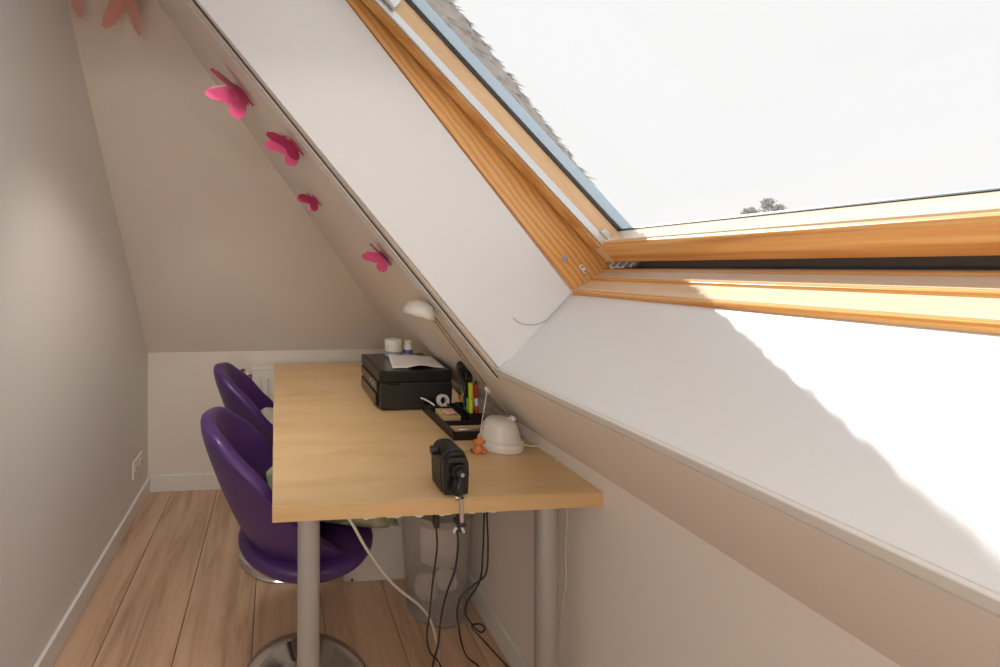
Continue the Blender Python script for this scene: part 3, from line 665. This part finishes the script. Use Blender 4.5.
o = center(obj('ballpoint_pen', tube(B(), [(.556, 1.312, DT + .0235), (.60, 1.314, DT + .0235), (.655, 1.318, DT + .0235)], .0036, 10), 'steel', smooth=True)); tag(o, 'grey metal pen lying across the shallow end cell', 'pen')
item_box('card_stack', .540, .664, 1.299, 1.366, DT + .004, DT + .0175, 'peach_card', 'stack of pale cards filling the shallow end cell', 'cards')
# tape roll standing in the middle cell
q = B(); lathe(q, [(.0125, -.008), (.0215, -.008), (.0215, .008), (.0125, .008)], 36, closed=True)
bmesh.ops.rotate(q, verts=q.verts[:], cent=(0, 0, 0), matrix=Matrix.Rotation(R(78), 3, 'X') ); bmesh.ops.rotate(q, verts=q.verts[:], cent=(0, 0, 0), matrix=Matrix.Rotation(R(8), 3, 'Z'))
tp_ = at_y(447, 397.5, 1.545); bmesh.ops.translate(q, verts=q.verts[:], vec=(.592, 1.530, DT + .0475))
tag(center(obj('tape_roll', q, 'white_plastic')), 'white roll of adhesive tape standing in the organiser', 'tape')
q = B(); tube(q, [(.562, 1.530, DT + .030), (.548, 1.54, DT + .040), (.530, 1.552, DT + .048), (.520, 1.556, DT + .050)], .0030, 8, 6)
tag(center(obj('scissor_handle', q, 'white_metal', smooth=True)), 'bent white metal rod leaning out of the organiser', 'rod')
item_box('sponge_block', .541, .600, 1.508, 1.560, DT + .004, DT + .026, 'seal_dark', 'black foam block beneath the tape roll', 'block')
# upright things in the pen box
def pen(name, foot, head, r, parts, label, cat='pen'):
    f, h = Vector(foot), Vector(head); t = thing(name, label, cat, f)
    for nm, a, b_, rr, mt in parts: q = B(); tube(q, [f.lerp(h, a), f.lerp(h, b_)], rr, 12); obj(nm, q, mt, t, smooth=True, bevel=.0006)
zb = DT + .0045
def foot(u, y, dz=0): p = at_y(u, 400, y); return Vector((p.x, y, zb))
def top_(u, v, y): return at_y(u, v, y)
pen('highlighter', foot(471.5, 1.392), top_(470.5, 383, 1.392), .007, (('barrel', 0, .62, .0068, 'highlighter'), ('cap', .62, 1, .0072, 'highlighter')), 'thick yellow-green highlighter standing in the pen box')
pen('felt_pen', foot(468.5, 1.415), top_(467.5, 398, 1.415), .004, (('barrel', 0, .7, .0036, 'green_pen'), ('cap', .7, 1, .0040, 'green_pen')), 'short green felt pen standing in the pen box')
pen('marker_pen', foot(477, 1.393), top_(475.5, 381, 1.393), .006, (('barrel', 0, .45, .0056, 'red_pen'), ('grip', .45, .62, .0058, 'pen_white'), ('cap', .62, .93, .0060, 'red_pen'), ('tip_plug', .93, 1, .0045, 'black_plastic')), 'tall red marker with a pale band in the pen box')
pen('ballpoint_pen', foot(466, 1.475), top_(464, 391, 1.475), .005, (('barrel', 0, .6, .0055, 'blue_pen'), ('sleeve', .6, .85, .0062, 'blue_pen'), ('cap', .85, 1, .0064, 'pen_white')), 'blue pen with a white cap in the pen box')
p = foot(474, 1.485); o = center(obj('pencil', tube(B(), [p, top_(474.5, 386, 1.485)], .0035, 6), 'peach_card')); tag(o, 'plain pale pencil standing in the pen box', 'pencil')
p = at_y(464, 405, 1.508); item_box('orange_card', p.x - .013, p.x + .011, 1.507, 1.5105, DT + .0345, DT + .072, 'orange_card', 'small bright orange card upright behind the pen box', 'card', 0, 0)
p = at_y(455, 402, 1.518); q = B(); prism(q, [(p.x - .012, 1.516, DT + .041), (p.x + .018, 1.516, DT + .041), (p.x + .010, 1.516, DT + .074), (p.x - .008, 1.516, DT + .092)], (0, .004, 0)); tag(center(obj('peach_card', q, 'peach_card')), 'pale peach cut card leaning behind the orange card', 'card')
# scissors: two black loops up, blades in the box
p = at_y(464.5, 374, 1.425)
scs = thing('scissors', 'black-handled scissors standing handles up in the organiser', 'scissors', (p.x, 1.425, DT + .004))
for sg in (-1, 1):
    cc = p + Vector((sg * .009, sg * .004, .004 - sg * .007))
    P = [cc + Vector((math.cos(a) * .011 - math.sin(a) * .008, 0, math.sin(a) * .027)) for a in [2 * math.pi * k / 18 for k in range(19)]]
    obj('handle', tube(B(), P, .0068, 10), 'black_plastic', scs, smooth=True)
    obj('shank', tube(B(), [cc + Vector((.006, 0, -.026)), (p.x + .006, p.y + sg * .002, DT + .060)], [.0075, .0055], 10), 'black_plastic', scs, smooth=True)
    obj('blade', prism(B(), [(p.x, p.y + sg * .002, DT + .066), (p.x + .012, p.y + sg * .002, DT + .064), (p.x + .010 + sg * .003, p.y + sg * .002, DT + .006)], (0, .0015, 0)), 'steel', scs)
item_box('small_box', .6735, .705, 1.345, 1.40, DT, DT + .055, 'grey_card', 'small grey carton between the organiser and the lamp', 'carton')

# ================================================================== DESK LAMP
LB = Vector((.650, 1.238, DT))
lp = thing('desk_lamp', 'white desk lamp with a domed base and shade under the slope', 'lamp', LB)
q = B(); lathe(q, [(0, 0), (.060, 0), (.0635, .004), (.0635, .016), (.061, .023), (.056, .026), (0, .026)], 48); obj('base_ring', q, 'white_plastic', lp, world=False, bevel=.001)
q = B(); lathe(q, [(.0545, .0262), (.054, .031), (.051, .048), (.046, .066), (.040, .075), (.029, .082), (.012, .085), (0, .0855)], 48)
obj('base_dome', q, 'white_plastic', lp, world=False, smooth=True)
def clamp_slope(p, m_=.012):
    x = slope_x(p.z) - m_
    return Vector((min(p.x, x), p.y, p.z))
j0 = at_y(511, 420, 1.225); j0.z = max(j0.z, LB.z + .080)
j0 = Vector((LB.x + .006, 1.232, LB.z + .082)); j0 = clamp_slope(at_y(511.5, 418, 1.232), .02)
j1 = at_y(486, 388, 1.225); j2 = at_y(434, 318, 1.215)
print('lamp', j0, j1, j2, [slope_x(p.z) - p.x for p in (j0, j1, j2)])
off = Vector((.006, 0, .005))
obj('stem', tube(B(), [Vector((LB.x + .012, LB.y, LB.z + .07)), j0], .009, 12), 'white_plastic', lp, smooth=True)
obj('arm', tube(B(), [j0, j1], .0036, 10), 'brass_grey', lp, smooth=True)
for sg in (-1, 1): obj('arm', tube(B(), [j1 + off * sg * .5, j2 + off * sg * .5], .0026, 8), 'brass_grey', lp, smooth=True)
dj = (j2 - j1).normalized(); obj('joint', tube(B(), [j1 - dj * .016, j1 + dj * .004], .0058, 12), 'white_metal', lp, smooth=True)
obj('joint', tube(B(), [j0 + Vector((0, -.012, 0)), j0 + Vector((0, .012, 0))], .008, 14), 'white_metal', lp, smooth=True)
# shade: half dome, mouth facing down and a bit to the left
hc = at_y(418, 316, 1.215)
q = B(); lathe(q, [(0, .046), (.018, .044), (.034, .034), (.043, .018), (.046, 0), (.0445, 0), (.041, .017), (.032, .032), (.017, .042), (0, .0435)], 40)
bmesh.ops.rotate(q, verts=q.verts[:], cent=(0, 0, 0), matrix=Matrix.Rotation(R(15), 3, 'Y')); bmesh.ops.translate(q, verts=q.verts[:], vec=hc)
obj('shade', q, 'white_plastic', lp, smooth=True)
q = B(); tube(q, [hc + Vector((.030, 0, .012)), at_y(431, 318, 1.215)], [.020, .013], 14); obj('shade_neck', q, 'white_plastic', lp, smooth=True)
q = B(); bmesh.ops.create_uvsphere(q, u_segments=16, v_segments=10, radius=.020); bmesh.ops.translate(q, verts=q.verts[:], vec=hc + Vector((.002, 0, .016))); obj('bulb', q, 'pen_white', lp, smooth=True)
q = B(); tube(q, [LB + Vector((.058, -.01, .012)), at_z(529, 446, DT + .008), at_z(538, 446, DT + .004), at_z(547, 450, DT + .003), at_z(553, 456, DT + .003), at_z(557, 461, DT + .003)], .0026, 8, 6); obj('cable', q, 'cord_white', lp, smooth=True)
# hanging wooden figure
j1b = j1 + Vector((-.002, -.010, -.006))
fg = at_y(478.5, 447, 1.195)
hg = thing('hanging_figure', 'little orange wooden figure hanging on a string from the lamp arm', 'ornament', (fg.x, fg.y, DT))
top = at_y(479.5, 437, 1.2)
obj('string', tube(B(), [j1b, top], .0011, 6), 'cord_white', hg)
q = B(); lathe(q, [(0, .012), (.006, .011), (.008, .003), (.0165, -.001), (.017, -.003), (.010, -.0035), (0, -.002)], 18, top + Vector((0, 0, -.010))); obj('hat', q, 'orange_wood', hg, smooth=True)
q = B(); bmesh.ops.create_uvsphere(q, u_segments=14, v_segments=8, radius=.0095); bmesh.ops.translate(q, verts=q.verts[:], vec=top + Vector((-.001, 0, -.019))); obj('head', q, 'orange_wood', hg, smooth=True)
q = B(); lathe(q, [(0, .014), (.008, .013), (.012, .004), (.0135, -.006), (.009, -.010), (0, -.011)], 16, top + Vector((-.002, 0, -.034))); obj('body', q, 'orange_wood', hg, smooth=True)
for sg in (-1, 1):
    p = top + Vector((-.002 + sg * .007, 0, -.040))
    obj('leg', tube(B(), [p, Vector((p.x + sg * .004, p.y - .003, DT + .007)), Vector((p.x + sg * .005, p.y - .014, DT + .006))], .0052, 10), 'orange_wood', hg, smooth=True)
    p = top + Vector((-.002 + sg * .010, 0, -.028)); obj('arm', tube(B(), [p, p + Vector((sg * .007, -.002, -.012))], .0034, 8), 'orange_wood', hg, smooth=True)
c = at_z(472, 450, DT + .005)
q = B(); bmesh.ops.create_uvsphere(q, u_segments=12, v_segments=8, radius=.0055); bmesh.ops.translate(q, verts=q.verts[:], vec=c); tag(center(obj('bead', q, 'green_bead', smooth=True)), 'dark green bead lying beside the orange figure', 'bead')
c = at_z(466.5, 450, DT + .0048)
q = B(); bmesh.ops.create_uvsphere(q, u_segments=12, v_segments=8, radius=.0050); bmesh.ops.translate(q, verts=q.verts[:], vec=c); tag(center(obj('bead', q, 'kraft', smooth=True)), 'tan wooden bead lying beside the green bead', 'bead')

# ================================================================== PENCIL SHARPENER
SX0, SX1, SY0, SY1, SZ = .378, .443, .978, 1.056, .853
sh = thing('pencil_sharpener', 'black crank pencil sharpener clamped to the desk front edge', 'sharpener', ((SX0 + SX1) / 2, (SY0 + SY1) / 2, DT))
def arch(x0_, x1_, zb_, zt_, y, inset=0, n=12):
    w_ = (x1_ - x0_) / 2 - inset; cx_ = (x0_ + x1_) / 2; P = [(cx_ - w_ * .92, y, zb_ + inset), (cx_ + w_ * .92, y, zb_ + inset)]
    hz = zb_ + (zt_ - zb_) * .52
    for k in range(n + 1):
        a = math.pi * k / n; cs, sn = math.cos(a), math.sin(a)
        P.append((cx_ + w_ * math.copysign(abs(cs) ** .75, cs), y, hz + (zt_ - inset - hz) * abs(sn) ** .7))
    return P
obj('body', prism(B(), arch(SX0, SX1, DT + .0005, SZ, SY0 + .012), (0, SY1 - SY0 - .012, 0)), 'black_plastic', sh, bevel=.005, seg=3)
face = obj('face_plate', prism(B(), arch(SX0, SX1, DT + .0005, SZ - .003, SY0, .002), (0, .0125, 0)), 'black_gloss', sh, bevel=.003)
cxs = (SX0 + SX1) / 2
obj('hood', prism(B(), [(cxs - .022, SY0, DT + .079), (cxs + .022, SY0, DT + .079), (cxs + .019, SY0, DT + .089), (cxs - .019, SY0, DT + .089)], (0, -.010, 0)), 'printer_side', face, bevel=.002)
hub = Vector((cxs + .004, SY0, DT + .058))
q = B(); tube(q, [hub, hub + Vector((0, -.012, 0))], .0185, 28); obj('hub', q, 'black_gloss', face, bevel=.002)
q = B(); tube(q, [hub + Vector((0, -.012, 0)), hub + Vector((0, -.020, 0))], .011, 24); cr_ = obj('crank', q, 'black_plastic', sh, bevel=.002)
q = B(); tube(q, [hub + Vector((0, -.020, 0)), hub + Vector((0, -.024, 0))], .0045, 14); obj('axle_nut', q, 'steel', cr_)
q = B(); tube(q, [hub + Vector((-.001, -.017, -.006)), hub + Vector((-.008, -.020, -.030)), hub + Vector((-.012, -.022, -.046))], [.0062, .0058, .0066], 10); obj('crank_arm', q, 'black_plastic', cr_, smooth=True)
q = B(); tube(q, [hub + Vector((-.012, -.018, -.046)), hub + Vector((-.012, -.026, -.052))], .0058, 12); obj('crank_knob', q, 'steel', cr_, smooth=True)
q = B(); tube(q, [(SX0 + .004, 1.022, DT + .088), (SX0 - .012, 1.022, DT + .088)], .0105, 14); obj('side_knob', q, 'black_plastic', sh, bevel=.002)
cx0 = hub.x + .001
cl = obj('clamp_bracket', box(B(), cx0 - .0045, cx0 + .0045, DY0 - .008, DY0 - .001, DT - .052, DT + .010), 'steel', sh, bevel=.002)
obj('clamp_lug', box(B(), cx0 - .0045, cx0 + .0045, DY0 - .008, SY0 + .004, DT + .0005, DT + .010), 'steel', sh, bevel=.002)
obj('clamp_foot', box(B(), cx0 - .010, cx0 + .010, DY0 - .010, DY0 + .020, DT - .060, DT - .051), 'rubber', cl, bevel=.002)
q = B(); tube(q, [(cx0, DY0 + .011, DT - .0345), (cx0, DY0 + .011, DT - .080)], .0052, 12); obj('clamp_screw', q, 'rubber', cl)
for sg in (-1, 1):
    q = B(); tube(q, [(cx0, DY0 + .011, DT - .072), (cx0 + sg * .008, DY0 + .011, DT - .074), (cx0 + sg * .012, DY0 + .011, DT - .083)], .0032, 8); obj('wing_nut', q, 'pen_white', cl, smooth=True)

# ================================================================== BUTTERFLIES
def butterfly(u, v, plane, size, heading, fold, roll, mats, label):
    """paper-thin wings of moulded plastic stuck by the body to a slope; plane = (point, inward normal)"""
    p, n_ = Vector(plane[0]), Vector(plane[1]).normalized(); c = hit(u, v, p, n_)
    t = thing('butterfly', label, 'butterfly', c, group='pink plastic butterflies on the slopes')
    e1 = plane[2]; e1 = (e1 - n_ * e1.dot(n_)).normalized(); e2 = n_.cross(e1)
    head = e1 * math.cos(R(heading)) + e2 * math.sin(R(heading)); side = head.cross(n_)
    body = B(); o0 = c + n_ * (size * .06)
    tube(body, [o0 - head * size * .36, o0 - head * size * .1, o0 + head * size * .12, o0 + head * size * .26], [size * .015, size * .04, size * .045, size * .02], 8)
    obj('body', body, mats[1], t, smooth=True)
    fore = [(.02, .10), (.12, .34), (.34, .56), (.56, .64), (.66, .58), (.62, .40), (.48, .20), (.40, .04), (.20, -.05), (.02, -.04)]
    hind = [(.02, .02), (.22, .0), (.40, .02), (.50, -.10), (.50, -.24), (.42, -.36), (.28, -.40), (.14, -.30), (.05, -.14)]
    for sg, fd_, mt in ((1, fold[0], mats[0]), (-1, fold[1], mats[2])):
        a = R(fd_); out_ = side * sg * math.cos(a) + n_ * math.sin(a)
        for nm, sh_, dz in (('forewing', fore, .01), ('hindwing', hind, 0)):
            q = B(); vs_ = [o0 + head * (y_ * size) + out_ * (x_ * size) + (n_ * math.cos(a) - side * sg * math.sin(a)) * (size * (dz + .10 * x_ * x_)) for x_, y_ in sh_]
            f = q.faces.new([q.verts.new(p_) for p_ in vs_]); 
            obj(nm, q, mt, t, solid=.0012 + size * .006, bevel=0)
    for sg in (-1, 1):
        q = B(); a_ = o0 + head * size * .26; tube(q, [a_, a_ + head * size * .16 + side * sg * size * .05 + n_ * size * .08, a_ + head * size * .26 + side * sg * size * .11 + n_ * size * .12], size * .008, 6, 4); obj('antenna', q, mats[1], t, smooth=True)
RS = (PC, -N, S); FS = (PF, -NF, SF)
PK = ('shaded_pink_wing', 'shaded_pink_wing', 'pink_wing')  # one wing of each pair painted darker, as if in shade
butterfly(245, 92, RS, .140, 6, (24, 76), 0, PK, 'largest bright pink butterfly on the slope beside the track')
butterfly(297, 144, RS, .108, 4, (45, 62), 0, PK, 'bright pink butterfly with spread wings pressed against the track')
butterfly(317, 199, RS, .080, 4, (60, 82), 0, PK, 'small bright pink butterfly midway down the slope, half folded')
butterfly(386, 256, RS, .085, 14, (15, 55), 0, PK, 'bright pink butterfly lowest on the slope above the lamp')
SM = ('salmon_wing', 'salmon_wing', 'salmon_wing')
butterfly(128, -6, FS, .17, 170, (55, 48), 0, SM, 'large pale salmon butterfly high on the far slope')
butterfly(72, -22, FS, .14, 150, (30, 30), 0, SM, 'pale salmon butterfly beside the wall at the top of the far slope')
